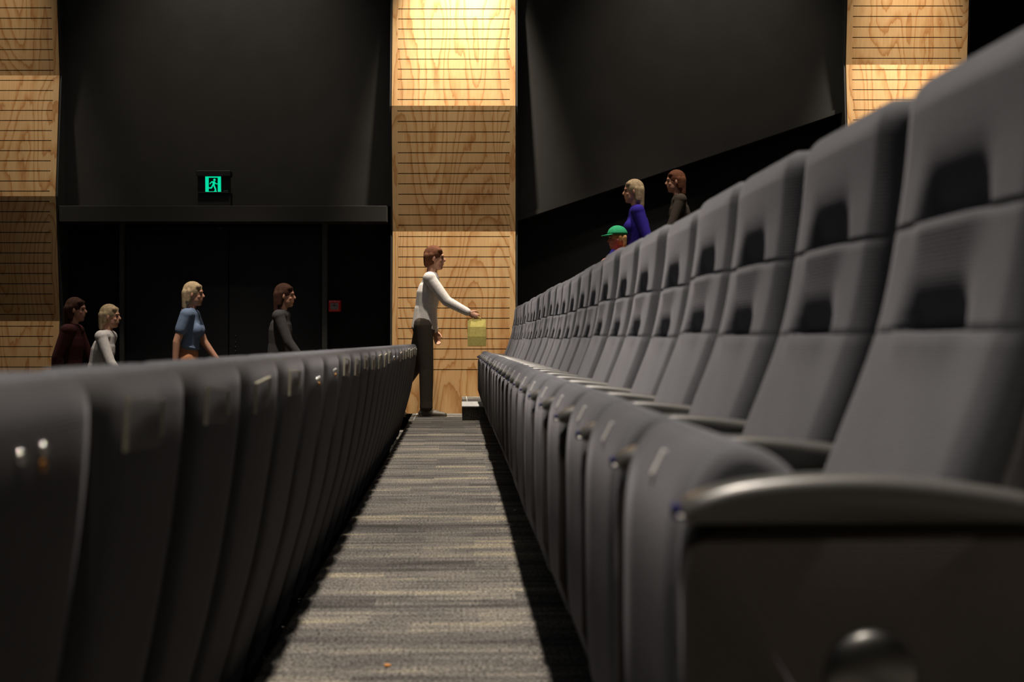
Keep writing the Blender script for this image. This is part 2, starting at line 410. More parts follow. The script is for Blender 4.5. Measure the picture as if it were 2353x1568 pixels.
def column(p0, p1, folds, label, pitch=23.7, bottom_slots=None):
    """folds: list of (py, out) from top to bottom; out = 1 ridge towards the room, 0 valley"""
    x0, x1 = wx(p0, YC), wx(p1, YC)
    zb = folds[-1][2] if len(folds[-1]) > 2 else wz(folds[-1][0], YC)
    root = thing('timber_wall_column', label, 'column', ((x0 + x1) / 2, YC + .2, zb), group='timber clad wall columns')
    off = Vector(root.location)
    side = []
    for k in range(len(folds) - 1):
        fa, fb = folds[k], folds[k + 1]
        za, zb_ = wz(fa[0], YC), wz(fb[0], YC)
        ya, yb = YC + .07 - .14 * fa[1] + .07, YC + .07 - .14 * fb[1] + .07
        n = 12; ps = [fa[0] + pitch * (i + .5) for i in range(40)]
        lim = fb[0] - pitch * .4 if k < len(folds) - 2 or bottom_slots is None else bottom_slots
        ps = [p for p in ps if p < lim]
        if k == 0: ps = [fb[0] - pitch * (i + .5) for i in range(40) if fb[0] - pitch * (i + .5) > fa[0] + 6][::-1]
        bm = slot_panel(x0, x1, za, ya, zb_, yb, [wz(p, YC) for p in ps])
        bmesh.ops.translate(bm, verts=bm.verts, vec=-off)
        o = obj('plywood_panel', bm, [WOODS[wi[0] % 10], M['slit']], root); wi[0] += 1
        side.append((za, ya)); 
        if k == len(folds) - 2: side.append((zb_, yb))
    # backing frame following the folds, a little wider than the panels
    bm = bmesh.new(); g = .022
    poly = [(y + .012, z) for z, y in side] + [(15.80, side[-1][0]), (15.80, side[0][0])]
    for xa, xb in ((x0 - g, x0 - .002), (x1 + .002, x1 + g)):
        A = [bm.verts.new((xa, y, z)) for y, z in poly]; B = [bm.verts.new((xb, y, z)) for y, z in poly]; k = len(poly)
        bm.faces.new(A); bm.faces.new(B)
        for i in range(k): bm.faces.new((A[i], A[(i + 1) % k], B[(i + 1) % k], B[i]))
    bmesh.ops.translate(bm, verts=bm.verts, vec=-off)
    obj('backing_frame', bm, M['frame'], root)
    return root
column(900, 1184.5, [(-330, 1), (-44, 0), (243, 1), (530, 0), (951, 1)], 'centre pine plywood column with slots, brightly lit, at the end of the walkway', 23.7, 855)
column(-158, 127, [(-402, 0), (-115, 1), (168, 0), (451, 1), (738, 0), (1023, 1)], 'pine plywood column cut by the left edge, beside the dark doorway', 23.6, None)
column(1951, 2231, [(-430, 1), (-143, 0), (-0.1 - 143 + 0, 0)][:1] + [(-144, 1), (143, 0), (430, 1), (717, 0)], 'pine plywood column at upper right, rising behind the high seat backs', 23.7, None)

# ------------------------------------------------------------------ exit sign, call point
YS = 15.40
s = thing('exit_sign', 'green running man exit sign in black housing standing on the ledge over the doors', 'exit sign', (wx(490, YS), YS, wz(473, YS)))
def sg(p0, p1, q0, q1, y0, y1, **k):
    o = Vector(s.location); bm = boxbm(wx(p0, YS), wx(p1, YS), y0, y1, wz(q1, YS), wz(q0, YS), **k)
    bmesh.ops.translate(bm, verts=bm.verts, vec=-o); return bm
obj('housing', sg(451, 529, 392, 405, YS, YS + .13, bev=.006), M['black'], s)
obj('sign_board', sg(452.5, 527.5, 404, 441, YS + .04, YS + .07), M['black'], s)
obj('lower_rail', sg(452.5, 524.5, 440.5, 441.8, YS + .028, YS + .045), M['post'], s)
obj('mounting_box', sg(452.5, 527.5, 441.8, 473, YS + .05, YS + .16), M['black'], s)
obj('top_strip', sg(456, 522, 391, 392.2, YS + .05, YS + .08), M['steel'], s)
def poly_face(bm, pts, y):
    vs = [bm.verts.new((wx(400 + px * 200 / 1206, YS), y, wz(360 + py * 260 / 1568, YS))) for px, py in pts]
    bm.faces.new(vs)
def stroke(bm, pts, wd, y):
    for (ax, ay), (bx, by) in zip(pts, pts[1:]):
        L = math.hypot(bx - ax, by - ay); nx, ny = -(by - ay) / L * wd / 2, (bx - ax) / L * wd / 2
        poly_face(bm, [(ax + nx, ay + ny), (bx + nx, by + ny), (bx - nx, by - ny), (ax - nx, ay - ny)], y)
    for (ax, ay) in pts:
        poly_face(bm, [(ax + wd / 2 * math.cos(i * PI / 6), ay + wd / 2 * math.sin(i * PI / 6)) for i in range(12)], y)
bm = bmesh.new(); y = YS + .036
poly_face(bm, [(422, 268), (640, 268), (640, 288), (422, 288)], y)          # door frame shape
poly_face(bm, [(422, 288), (470, 288), (470, 487), (424, 487)], y)
poly_face(bm, [(596, 288), (640, 288), (642, 487), (596, 487)], y)
y2 = YS + .0345
poly_face(bm, [(550 + 17 * math.cos(i * PI / 10), 318 + 17 * math.sin(i * PI / 10)) for i in range(20)], y2)
poly_face(bm, [(508, 338), (552, 336), (562, 352), (552, 392), (540, 402), (520, 396), (526, 366)], y2)
stroke(bm, [(512, 345), (487, 372)], 14, y2); stroke(bm, [(552, 346), (570, 372), (596, 374)], 12, y2)
stroke(bm, [(530, 385), (508, 430), (456, 430)], 18, y2); stroke(bm, [(540, 385), (566, 452)], 21, y2); stroke(bm, [(566, 452), (556, 474)], 16, y2)
poly_face(bm, [(540, 478), (580, 466), (584, 486), (540, 486)], y2)
poly_face(bm, [(470, 478), (545, 478), (545, 487), (470, 487)], y)
bmesh.ops.translate(bm, verts=bm.verts, vec=-Vector(s.location))
obj('running_man_symbol', bm, M['signface'], s)
bm = bmesh.new(); poly_face(bm, [(683, 464), (706, 464), (706, 474), (683, 474)], y); poly_face(bm, [(711, 464), (736, 464), (736, 474), (711, 474)], y)
bmesh.ops.translate(bm, verts=bm.verts, vec=-Vector(s.location)); obj('maker_mark', bm, M['signtext'], s)

YA = 15.72
s2 = thing('fire_call_point', 'red fire alarm call point on the black wall right of the doors', 'fire alarm', W(769, 703, YA))
def cp(a, b, c, e, y0, y1, **k):                   # rect in the 1960x1568 crop of (720..820, 660..740)
    o = Vector(s2.location)
    bm = boxbm(wx(720 + a * 100 / 1960, YA), wx(720 + c * 100 / 1960, YA), y0, y1, wz(660 + e * 80 / 1568, YA), wz(660 + b * 80 / 1568, YA), **k)
    bmesh.ops.translate(bm, verts=bm.verts, vec=-o); return bm
obj('red_housing', cp(710, 600, 1235, 1110, YA - .045, YA + .09, bev=.006), M['red'], s2)
obj('press_panel', cp(795, 725, 1150, 1010, YA - .051, YA - .03), M['grey'], s2)
obj('lower_strip', cp(785, 1018, 1158, 1052, YA - .051, YA - .03), M['redlight'], s2)
bm = bmesh.new()
def mark(a, b, c, e):
    o = Vector(s2.location); y = YA - .0535
    vs = [bm.verts.new(Vector((wx(720 + p * 100 / 1960, YA), y, wz(660 + q * 80 / 1568, YA))) - o) for p, q in ((a, b), (c, b), (c, e), (a, e))]
    bm.faces.new(vs)
mark(935, 805, 1010, 865); mark(920, 745, 1030, 760)
for sgn, x in ((1, 860), (-1, 1085)):
    mark(min(x, x + sgn * 25), 825, max(x, x + sgn * 25), 850); mark(min(x + sgn * 25, x + sgn * 45), 815, max(x + sgn * 25, x + sgn * 45), 860)
mark(815, 1000, 1145, 1012)
obj('press_marks', bm, M['dark'], s2)
bm = bmesh.new()
for x in (745, 1120): mark(x, 660, x + 70, 685)
for ch, x in (('F', 848), ('I', 920), ('R', 968), ('E', 1042)):
    if ch != 'I': mark(x, 640, x + 10, 690)
    if ch == 'I': mark(x + 6, 640, x + 17, 690)
    if ch in 'FE': mark(x + 10, 640, x + 40, 650); mark(x + 10, 660, x + 32, 669)
    if ch == 'E': mark(x + 10, 681, x + 40, 690)
    if ch == 'R':
        mark(x + 10, 640, x + 36, 650); mark(x + 10, 661, x + 36, 670); mark(x + 30, 648, x + 40, 664); mark(x + 22, 668, x + 31, 680); mark(x + 30, 678, x + 40, 690)
o = obj('fire_lettering', bm, M['white'], s2)

# ------------------------------------------------------------------ cinema seats
PIT = .53
XO = .40                                        # u of the seat's origin in the right row
def lz(z): return z + CAMZ                       # heights below were measured from the camera
def seat_bm(wd=.472):
    prof = [(.222,-.545),(.214,-.44),(.212,-.30),(.214,-.20),(.224,-.145),(.246,-.110),(.272,-.0985),(.300,-.106),(.328,-.130),(.350,-.175),(.362,-.26),(.362,-.40),(.346,-.52),(.300,-.565),(.248,-.568)]
    p = smooth_closed(prof, 4); bm = bmesh.new(); rings = []
    h = wd / 2; r = .020
    ys = [(-h, r * .9)] + [(-h + r * (1 - math.cos(a)), r * (1 - math.sin(a))) for a in (.35, .8, 1.2)] + [(-h + r, 0.0)]
    ys += [(-h + r + .006, .0035), (-h + r + .012, 0)]          # stitched edge
    ys += [(y, 0) for y in (-.12, -.04, .04, .12)]
    ys += [(-y, i) for y, i in ys[:7]][::-1]
    for y, i in ys: rings.append([(x - XO, y, lz(z)) for x, z in inset2d(p, i)])
    loft(bm, rings); return bm
FRONT = [(-.42,.352),(-.30,.402),(-.20,.444),(-.127,.472),(.03,.530),(.195,.560),(.30,.570),(.36,.575)]
REAR = [(-.55,.505),(-.519,.511),(-.134,.618),(.04,.650),(.166,.668),(.25,.676),(.306,.677),(.36,.672)]
TOP = .335
SEAMS = (.016, .144)
def dip(z, t):                                   # recess of the front cover at height z, across t (-1..1)
    cen = max(0.0, min(1.0, (.58 - abs(t)) / .26)); cen = cen * cen * (3 - 2 * cen)
    dd = 0.0
    for k, s_ in enumerate(SEAMS):
        span = .11
        if s_ <= z < s_ + span:
            q = 1 - (z - s_) / span
            dd += cen * .030 * q ** 2.8
        e = abs(z - s_)
        if e < .004: dd += .0022 * (1 - e / .004)
        if s_ - .05 < z < s_: dd -= cen * .006 * (.5 + .5 * math.cos(PI * (s_ - z) / .05))
    dd -= .008 * (1 - t * t) * (1 if z < .30 else 0)
    return dd
def backrest_bm(wd=.440, thick=.055, shell=False):
    zs = []
    z = -.42 if not shell else -.53
    while z < TOP - .045: zs.append(z); z += .022
    if not shell:
        for s_ in SEAMS: zs += [s_ - .004, s_ - .0005, s_ + .0005, s_ + .004, s_ + .012, s_ + .03]
    zs = sorted(set(zs)); zs = [a for i, a in enumerate(zs) if i == 0 or a - zs[i - 1] > .0009]
    r = .036; top = TOP - (.006 if shell else 0)
    zs = [a for a in zs if a < top - r]
    zs += [top - r + r * math.sin(a) for a in (0, .3, .6, .85, 1.05, 1.22, 1.36, 1.48, PI / 2 - .005)]
    bm = bmesh.new(); rings = []; h0 = wd / 2
    for z in zs:
        k = 0.0
        if z > top - r: k = r * .9 * (1 - math.sqrt(max(0, 1 - ((z - top + r) / r) ** 2)))   # corner rounding across
        h = h0 + ((.022 if shell else .0) * max(0, min(1, (z + .10) / .12))) - k
        fr = sinterp(FRONT, z); re = sinterp(REAR, z)
        if shell: f = fr + thick * .8; b = re
        else: f = fr; b = min(fr + thick + .02 + .035 * max(0, min(1, (z - .292) / .02)), re - .004)
        kk = 0.0
        if z > top - r: kk = .034 * (1 - math.sqrt(max(0, 1 - ((z - top + r) / r) ** 2)))
        f += kk * .8; b -= kk * .35
        if b < f + .012: b = f + .012
        ring = []; n = 28; er = min(.010 if shell else .022, (b - f) * .45)
        for i in range(n + 1):
            t = -1 + 2 * i / n
            dd = 0 if shell else dip(z, t)
            if shell: dd = 0.0
            edge = max(0, (abs(t) - .90) / .10); rd = er * (1 - math.sqrt(max(0, 1 - edge * edge)))
            ring.append((f + dd * (1 - edge) + rd - XO, t * h, lz(z)))
        for i in range(9):
            t = 1 - 2 * i / 8
            edge = max(0, (abs(t) - .80) / .20); rd = er * (1 - math.sqrt(max(0, 1 - edge * edge)))
            ring.append((b - rd + (.004 * (1 - t * t) if shell else 0) - XO, t * h, lz(z)))
        rings.append(ring)
    loft(bm, rings); return bm
ARM = [(.200,-.158),(.206,-.147),(.222,-.1385),(.25,-.130),(.29,-.1245),(.33,-.1220),(.38,-.1222),(.43,-.1262),(.49,-.1340),(.53,-.141)]
def armrest_bm():
    bm = bmesh.new(); rings = []
    n = 26
    for i in range(n + 1):
        x = .200 + (.53 - .200) * (i / n) ** 1.3
        zt = sinterp(ARM, x); zb = -.166 + .004 * (1 if x < .21 else 0)
        hw = .026 * min(1, .55 + (x - .200) / .03) if x < .2135 else .026
        b = .013
        pts = [(-hw + .004, zb), (-hw, zb + .004), *[(-hw + b * (1 - math.cos(a)), zt - b * (1 - math.sin(a))) for a in (0, .4, .8, 1.2, PI / 2)], *[(hw - b * (1 - math.cos(a)), zt - b * (1 - math.sin(a))) for a in (PI / 2, 1.2, .8, .4, 0)], (hw, zb + .004), (hw - .004, zb)]
        rings.append([(x - XO, y, lz(max(zz, zb))) for y, zz in pts])
    loft(bm, rings); return bm
def panel_bm(low=-.60):
    prof = [(.207,low+.06),(.207,-.215),(.210,-.190),(.222,-.176),(.245,-.170),(.36,-.169),(.50,-.169),(.545,-.172),(.555,-.20),(.545,-.30),(.470,-.40),(.446,-.43),(.445,low+.004),(.441,low),(.25,low),(.222,low+.015)]
    bm = bmesh.new(); h = .0185; r = .006
    rings = [[(x - XO, y, lz(z)) for x, z in inset2d(prof, i)] for y, i in ((-h, r), (-h + r * .3, r * .3), (-h + r, 0), (h - r, 0), (h - r * .3, r * .3), (h, r))]
    loft(bm, rings); return bm
def dome_bm():
    bm = bmesh.new(); rings = []
    for a in (0, .25, .5, .75, 1.0, 1.25, 1.5):
        rr = .044 * math.cos(a); yy = -.009 * math.sin(a)
        rings.append([(rr * math.cos(2*PI*i/28), yy, rr * math.sin(2*PI*i/28)) for i in range(28)])
    loft(bm, rings); return bm
def holder_bm(wd, ht):                            # thin clear sheet
    return boxbm(0, .0025, -wd / 2, wd / 2, -ht / 2, ht / 2)
def holder_edge_bm(wd, ht):
    bm = bmesh.new(); t = .003
    box(bm, -.001, .0045, -wd/2, wd/2, ht/2 - t, ht/2 + .001)
    box(bm, -.001, .004, -wd/2 - .001, -wd/2 + t * .6, -ht/2, ht/2)
    box(bm, -.001, .004, wd/2 - t * .6, wd/2 + .001, -ht/2 + .015, ht/2)
    return bm

def standard_parts(root, y, group_low):
    pn = obj('side_panel', panel_bm(group_low), M['panel'], root, True); pn.location.y = y
    ar = obj('armrest', armrest_bm(), M['arm'], root, True); ar.location.y = y
    bc = obj('arm_end_cap', boxbm(.1985 - XO, .204 - XO, -.014, .014, lz(-.163), lz(-.150), bev=.002), M['blue'], ar)
    dm = obj('pivot_cap', dome_bm(), M['cap'], pn, True); dm.location = (.376 - XO, -.0185, lz(-.304))
    bk = obj('leg', boxbm(.33 - XO, .42 - XO, y - .016, y + .016, 0, lz(-.535), bev=.004), M['black'], root)
    obj('foot', boxbm(.335 - XO, .46 - XO, y - .022, y + .022, 0, .012, bev=.003), M['black'], bk)
    return pn, ar, bk
def make_seat():
    root = thing('cinema_seat', '', 'seat')
    st = obj('folding_seat', seat_bm(), M['seat'], root, True)
    pl = obj('seat_number_tab', boxbm(-.003, .0035, -.007, .007, -.016, .016, bev=.0015), M['tab'], st)
    pl.location = (.2285 - XO, .012, lz(-.1355)); pl.rotation_euler = (0, math.radians(27), 0)
    obj('backrest', backrest_bm(), M['seat'], root, True)
    obj('back_shell', backrest_bm(.472, .055, True), M['shell'], root, True)
    standard_parts(root, -PIT / 2, -.542)
    return root
def children(o): return [c for c in bpy.data.objects if c.parent == o]
kids = {}
def copy_tree(o, parent=None):
    c = o.copy(); C.objects.link(c)
    if parent: c.parent = parent
    if o.name not in kids: kids[o.name] = children(o)
    for ch in kids[o.name]: copy_tree(ch, c)
    return c
ORD = ['nearest','second','third','fourth','fifth','sixth','seventh','eighth','ninth','tenth','eleventh','twelfth','thirteenth','fourteenth','fifteenth','sixteenth','seventeenth','eighteenth','nineteenth','twentieth','twenty-first','twenty-second','twenty-third','twenty-fourth']
proto = make_seat()
proto_children = children(proto)
left_proto = copy_tree(proto)
right = [proto]
for j in range(1, 24): right.append(copy_tree(proto))
left = [left_proto]
for j in range(1, 24): left.append(copy_tree(left_proto))
for j, o in enumerate(right):
    v = (2.45 + j + .5) * PIT
    o.location = P(XO, v, 0); o.rotation_euler = (0, 0, TH)
    jit, jit2, jit3 = (random.uniform(-1, 1) for _ in range(3))
    for c in o.children:
        if c.name.startswith('folding_seat'): c.location.x += random.uniform(-.004, .006); c.rotation_euler.z = math.radians(random.uniform(-.5, .5))
        if c.name.startswith(('backrest', 'back_shell')):
            c.location.x += .004 * jit; c.location.z += .007 * jit2; c.rotation_euler.y = math.radians(.35 * jit3)
    if j == 0:
        [g for c in o.children for g in c.children if g.name.startswith('pivot_cap')][0].scale.y = 1.9
        lab = 'grey folding seat nearest the camera on the right, domed steel cap on its side'
    elif j == 23: lab = 'grey folding cinema seat at the far end of the right-hand row, beside the step'
    else: lab = 'grey folding seat with tufted back, %s from the camera in right-hand row' % ORD[j]
    tag(o, lab, 'seat', 'cinema seats in the right-hand row')
def last_standard(root):
    pn, ar, bk = standard_parts(root, PIT / 2, -.542)
last_standard(right[-1])
bare = {0, 5, 6, 14, 15}
for j, o in enumerate(left):
    v = (2.45 + j) * PIT
    o.location = P(XO - PITCH_ROWS, v, -2 * RISE); o.rotation_euler = (0, 0, TH)
    zp = -.10 + 2 * RISE                                      # height of the holder, seen from the camera
    zz = zp + random.uniform(-.008, .008)
    ur = sinterp(REAR, zz) + .0045
    slope = math.atan2(sinterp(REAR, zz + .02) - sinterp(REAR, zz - .02), .04)
    sh = [c for c in o.children if c.name.startswith('back_shell')][0]
    if j in bare:
        for dy, dz in ((-.034, .0), (.034, .002)):
            bm = bmesh.new(); sphere(bm, (0, 0, 0), (.005, .0065, .0065), 12, 8)
            c = obj('screw', bm, M['steel'], sh, True); c.location = (ur - XO + .001, dy, lz(zz + dz))
        bm = bmesh.new(); sphere(bm, (0, 0, 0), (.004, .006, .006), 12, 8)
        c = obj('brass_reflection', bm, M['brass'], sh, True); c.location = (ur - XO + .001, .034, lz(zz - .013))  # orange reflection below the screws, modelled as a coloured bead
        what = 'bare back screws'
    else:
        wd, ht = .215 + random.uniform(-.02, .02), .060 + random.uniform(-.006, .006)
        c = obj('label_holder', holder_bm(wd, ht), M['clear'], sh); c.location = (ur - XO + .001, -.045 + random.uniform(-.03, .03), lz(zz))
        c.rotation_euler = (math.radians(random.uniform(-3, 3)), slope, 0)
        e = obj('holder_edge', holder_edge_bm(wd, ht), M['edge'], c)
        what = 'clear label holder'
    if j == 0: lab = 'grey cinema seat seen from behind, nearest at left edge, bare screws on its back'
    elif j == 23: lab = 'grey cinema seat seen from behind at the far end of the left-hand row'
    else: lab = 'grey seat seen from behind with %s, %s from camera in left-hand row' % (what, ORD[j])
    tag(o, lab, 'seat', 'cinema seats in the left-hand row')
last_standard(left[-1])

# ------------------------------------------------------------------ crumbs on the carpet
crumb_m = {'orange': plain('orange_crumb', (.55, .22, .05), .8), 'white': plain('white_paper_scrap', (.6, .6, .6), .8)}
for px, py, nm, col, lab in ((1145, 1040, 'popcorn_crumb', 'orange', 'tiny orange crumb on the carpet beside the right-hand seats'),
                             (1184, 1175, 'paper_scrap', 'white', 'small white paper scrap on shaded carpet under the right-hand seats'),
                             (890, 1533, 'snack_crumb', 'orange', 'tiny orange crumb in the lit middle of the carpet near the camera')):
    Y = CAMZ * F / (py - 784); p = W(px, py, Y)
    bm = bmesh.new(); sphere(bm, (0, 0, .003), (.009, .006, .004), 7, 5)
    for v_ in bm.verts: v_.co += Vector((random.uniform(-1, 1), random.uniform(-1, 1), random.uniform(0, .6))) * .0015
    o = obj(nm, bm, crumb_m[col]); o.location = (p.x, p.y, 0); tag(o, lab, 'crumb')

# ------------------------------------------------------------------ people
def remeshed(name, bm, voxel, mat, parent, smooth_it=4):
    me = bpy.data.meshes.new(name + '_raw'); bm.to_mesh(me); bm.free()
    t = bpy.data.objects.new(name + '_raw', me); C.objects.link(t)
    r = t.modifiers.new('r', 'REMESH'); r.mode = 'VOXEL'; r.voxel_size = voxel
    s_ = t.modifiers.new('s', 'SMOOTH'); s_.factor = .5; s_.iterations = smooth_it
    dg = bpy.context.evaluated_depsgraph_get(); dg.update()
    nm = bpy.data.meshes.new_from_object(t.evaluated_get(dg)); nm.name = name
    bpy.data.objects.remove(t); bpy.data.meshes.remove(me)
    nm.materials.clear(); nm.materials.append(mat)
    for p in nm.polygons: p.use_smooth = True
    o = bpy.data.objects.new(name, nm); C.objects.link(o); o.parent = parent
    return o
def V(*a): return Vector(a)
def cloth(name, col): 
    m = plain(name, col, .9, 0, .2, .10, 45, .25); return m
SKIN = plain('skin', (.50, .26, .17), .55, 0, .4, .06, 25); SKIN_PINK = plain('flushed_skin', (.55, .20, .15), .55, 0, .4, .06, 25)
def person(label, loc, rz, H, hair, shirt, legs, shoes, pose, skin=SKIN, hem=.90, hair_len=.10, sleeve=.6, collar=None, female=False, child=False):
    root = thing('person', label, 'person', loc, rz)
    k = H / 1.75
    hs = 1.0 if not child else 1.28                     # a child's head is larger for its height
    def S(v): return Vector(v) * k
    lean = pose.get('lean', .03)
    sw = .185 if not female else .165
    pel = V(0, 0, .93); ch = V(lean * .7, 0, 1.27); nk = V(lean * 1.1 + .0, 0, 1.47)
    hd = V(lean * 1.1 + .035, 0, 1.628)
    J = {}
    for sd, s_ in (('L', 1), ('R', -1)):
        sh = V(lean, s_ * sw, 1.415)
        a1, a2, out = pose['arm' + sd]                  # forward swing of upper arm, forearm (deg), outward
        a1, a2, out = map(math.radians, (a1, a2, out))
        d1 = V(math.sin(a1) * math.cos(out), s_ * math.sin(out), -math.cos(a1) * math.cos(out)); el = sh + d1 * .29
        d2 = V(math.sin(a2), s_ * math.sin(out) * .2, -math.cos(a2)).normalized(); wr = el + d2 * .25
        hp = V(0, s_ * .085, .92)
        t1, t2 = map(math.radians, pose['leg' + sd])
        kn = hp + V(math.sin(t1), 0, -math.cos(t1)) * .43
        an = kn + V(math.sin(t2), 0, -math.cos(t2)) * .415
        J[sd] = (sh, el, wr, d2, hp, kn, an, t2)
    low = min(J['L'][6].z, J['R'][6].z) - .075
    drop = V(0, 0, -low)
    def T(v): return S(Vector(v) + drop)
    def LB(bm, a, b, ra, rb, **kw): limb(bm, T(a), T(b), ra * k, rb * k, **kw)
    def SPH(bm, c, r, **kw): sphere(bm, T(c), tuple(q * k for q in r), **kw)
    bm = bmesh.new()
    # trunk
    LB(bm, pel, V(lean * .3, 0, 1.08), .125, .112, sx=.78, ref=(1, 0, 0)); LB(bm, V(lean * .3, 0, 1.08), ch, .112, .142, sx=.72, ref=(1, 0, 0))
    LB(bm, ch, V(lean, 0, 1.38), .142, .115, sx=.7, ref=(1, 0, 0))
    if female: SPH(bm, ch + V(.075, .065, -.01), (.06, .06, .065)); SPH(bm, ch + V(.075, -.065, -.01), (.06, .06, .065))
    LB(bm, J['L'][0], J['R'][0], .058, .058); LB(bm, nk + V(-.01, 0, -.07), hd + V(-.02, 0, -.06), .058, .052)
    # head with jaw, nose, brow, lips, ears
    def HD(dx, dy, dz): return hd + V(dx, dy, dz) * hs
    def hr(*r): return tuple(q * hs for q in r)
    SPH(bm, HD(-.005, 0, .025), hr(.098, .076, .098)); SPH(bm, HD(.025, 0, -.04), hr(.068, .058, .080)); SPH(bm, HD(.055, 0, -.095), hr(.028, .030, .022))
    LB(bm, HD(.085, 0, .012), HD(.103, 0, -.020), .010 * hs, .0135 * hs); SPH(bm, HD(.078, 0, .030), hr(.018, .052, .012))
    SPH(bm, HD(.083, 0, -.052), hr(.012, .024, .007)); SPH(bm, HD(.081, 0, -.064), hr(.012, .021, .007))
    for s_ in (1, -1): SPH(bm, HD(-.008, s_ * .078, -.002), hr(.018, .009, .031)); SPH(bm, HD(.058, s_ * .035, -.025), hr(.022, .022, .02))
    for sd, s_ in (('L', 1), ('R', -1)):
        sh, el, wr, d2, hp, kn, an, t2 = J[sd]
        LB(bm, sh, el, .052, .040); LB(bm, el, wr, .041, .028)
        LB(bm, hp, kn, .088, .058); LB(bm, kn, an, .058, .038)
        LB(bm, kn + (an - kn) * .1, kn + (an - kn) * .45, .050, .052)
        # hand: palm, four bent fingers of unequal length, thumb from the side of the palm
        fwd = V(d2.z * -1, 0, d2.x) if True else None
        fwd = V(-d2.z, 0, d2.x).normalized(); side = V(0, s_, 0)
        side = (side - d2 * side.dot(d2)).normalized()
        pc = wr + d2 * .05
        LB(bm, wr, wr + d2 * .085, .027, .034, sx=.5, ref=tuple(side))
        for q, (off, L1) in enumerate(((.026, .070), (.009, .080), (-.009, .074), (-.026, .058))):
            b0 = wr + d2 * .085 + fwd * off; curl = pose.get('grip' + sd, .45)
            m1 = b0 + (d2 * math.cos(curl * .5) - side * math.sin(curl * .5)) * L1 * .5
            m2 = m1 + (d2 * math.cos(curl * 1.6) - side * math.sin(curl * 1.6)) * L1 * .5
            LB(bm, b0, m1, .0098, .009, seg=8); LB(bm, m1, m2, .009, .0078, seg=8)
        tb = wr + d2 * .030 + fwd * .026
        tm = tb + (d2 * .75 + fwd * .55 - side * .3).normalized() * .038
        LB(bm, tb, tm, .013, .011, seg=8); LB(bm, tm, tm + (d2 * .9 + fwd * .15 - side * .4).normalized() * .032, .011, .009, seg=8)
        J[sd] += (pc,)
    # bare feet inside the shoes
    for sd in 'LR':
        an, t2 = J[sd][6], J[sd][7]; pit = -min(0, t2 + .0) * .9
        toe = V(math.cos(pit), 0, -math.sin(pit)); dn = V(-math.sin(pit), 0, -math.cos(pit))
        LB(bm, an + dn * .04 - toe * .03, an + dn * .05 + toe * .13, .030, .024)
    remeshed('body', bm, .0062 * k, skin, root, 3)
    # eyes
    bm = bmesh.new()
    for s_ in (1, -1): SPH(bm, HD(.079, s_ * .032, .008), hr(.009, .013, .008), seg=10, rings=6)
    obj('eyes', bm, M['dark'], root, True)
    # shoes
    for sd, s_ in (('L', 1), ('R', -1)):
        an, t2 = J[sd][6], J[sd][7]; pit = -min(0, t2) * .9
        toe = V(math.cos(pit), 0, -math.sin(pit)); dn = V(-math.sin(pit), 0, -math.cos(pit))
        bm = bmesh.new()
        LB(bm, an - toe * .045 + dn * .040, an + toe * .10 + dn * .045, .039, .038, sx=.9, ref=(0, 1, 0))
        LB(bm, an + toe * .08 + dn * .050, an + toe * .185 + dn * .056, .038, .026, sx=1.15, ref=(0, 1, 0))
        LB(bm, an - toe * .02 + dn * .01, an + toe * .03 + dn * .03, .048, .045)
        LB(bm, an - toe * .075 + dn * .070, an + toe * .205 + dn * .070, .011, .011); LB(bm, an - toe * .05 + dn * .068, an + toe * .18 + dn * .068, .034, .034, sx=.28, ref=tuple(dn))
        remeshed('shoe', bm, .006 * k, shoes, root, 2)
    # trousers
    bm = bmesh.new(); hz = hem
    LB(bm, V(0, 0, max(hz + .06, .99)), pel + V(0, 0, -.03), .132, .145, sx=.82, ref=(1, 0, 0))
    for sd in 'LR':
        sh, el, wr, d2, hp, kn, an, t2, pc = J[sd]
        LB(bm, hp + V(0, 0, .02), kn, .103, .076); LB(bm, kn, an + (kn - an) * .03, .076, .064, flat=False)
        LB(bm, an + (kn - an) * .2, an + (kn - an) * .02, .066, .068, flat=True)
    remeshed('trousers', bm, .009 * k, legs, root, 3)
    # shirt
    bm = bmesh.new()
    LB(bm, V(lean * .1, 0, hz), V(lean * .3, 0, 1.12), .172, .146, flat=True, sx=.80, ref=(1, 0, 0)); LB(bm, V(lean * .3, 0, 1.10), ch, .145, .160, sx=.78, ref=(1, 0, 0))
    LB(bm, ch, V(lean, 0, 1.385), .160, .124, sx=.74, ref=(1, 0, 0))
    if female: SPH(bm, ch + V(.082, .065, -.01), (.07, .07, .075)); SPH(bm, ch + V(.082, -.065, -.01), (.07, .07, .075))
    LB(bm, J['L'][0] + V(0, 0, .002), J['R'][0] + V(0, 0, .002), .070, .070); LB(bm, nk + V(-.01, 0, -.06), nk + V(-.005, 0, -.01), .085, .070, flat=True)
    for sd in 'LR':
        sh, el, wr = J[sd][:3]
        if sleeve < 1: LB(bm, sh, sh + (el - sh) * sleeve, .068, .064, flat=False)
        else: LB(bm, sh, el, .066, .054); LB(bm, el, wr + (el - wr) * .05, .054, .042)
    o = remeshed('shirt', bm, .009 * k, shirt, root, 3)
    if collar:
        bm = bmesh.new()
        rr = [[T(nk + V(-.006 + .003 * j + r_ * math.cos(a_) * 1.0, r_ * math.sin(a_), -.022 + .014 * j - .03 * math.cos(a_) * (1 - j * .3))) for a_ in [2 * PI * i / 24 for i in range(24)]] for j, r_ in ((0, .086), (1, .074), (2, .066))]
        loft(bm, rr, cap=False)
        obj('collar', bm, collar, root, True)
    # hair: cap over the skull, back and sides, of the given length
    bm = bmesh.new()
    SPH(bm, HD(-.014, 0, .040), hr(.104, .085, .100)); SPH(bm, HD(-.045, 0, .0), hr(.072, .082, .095))
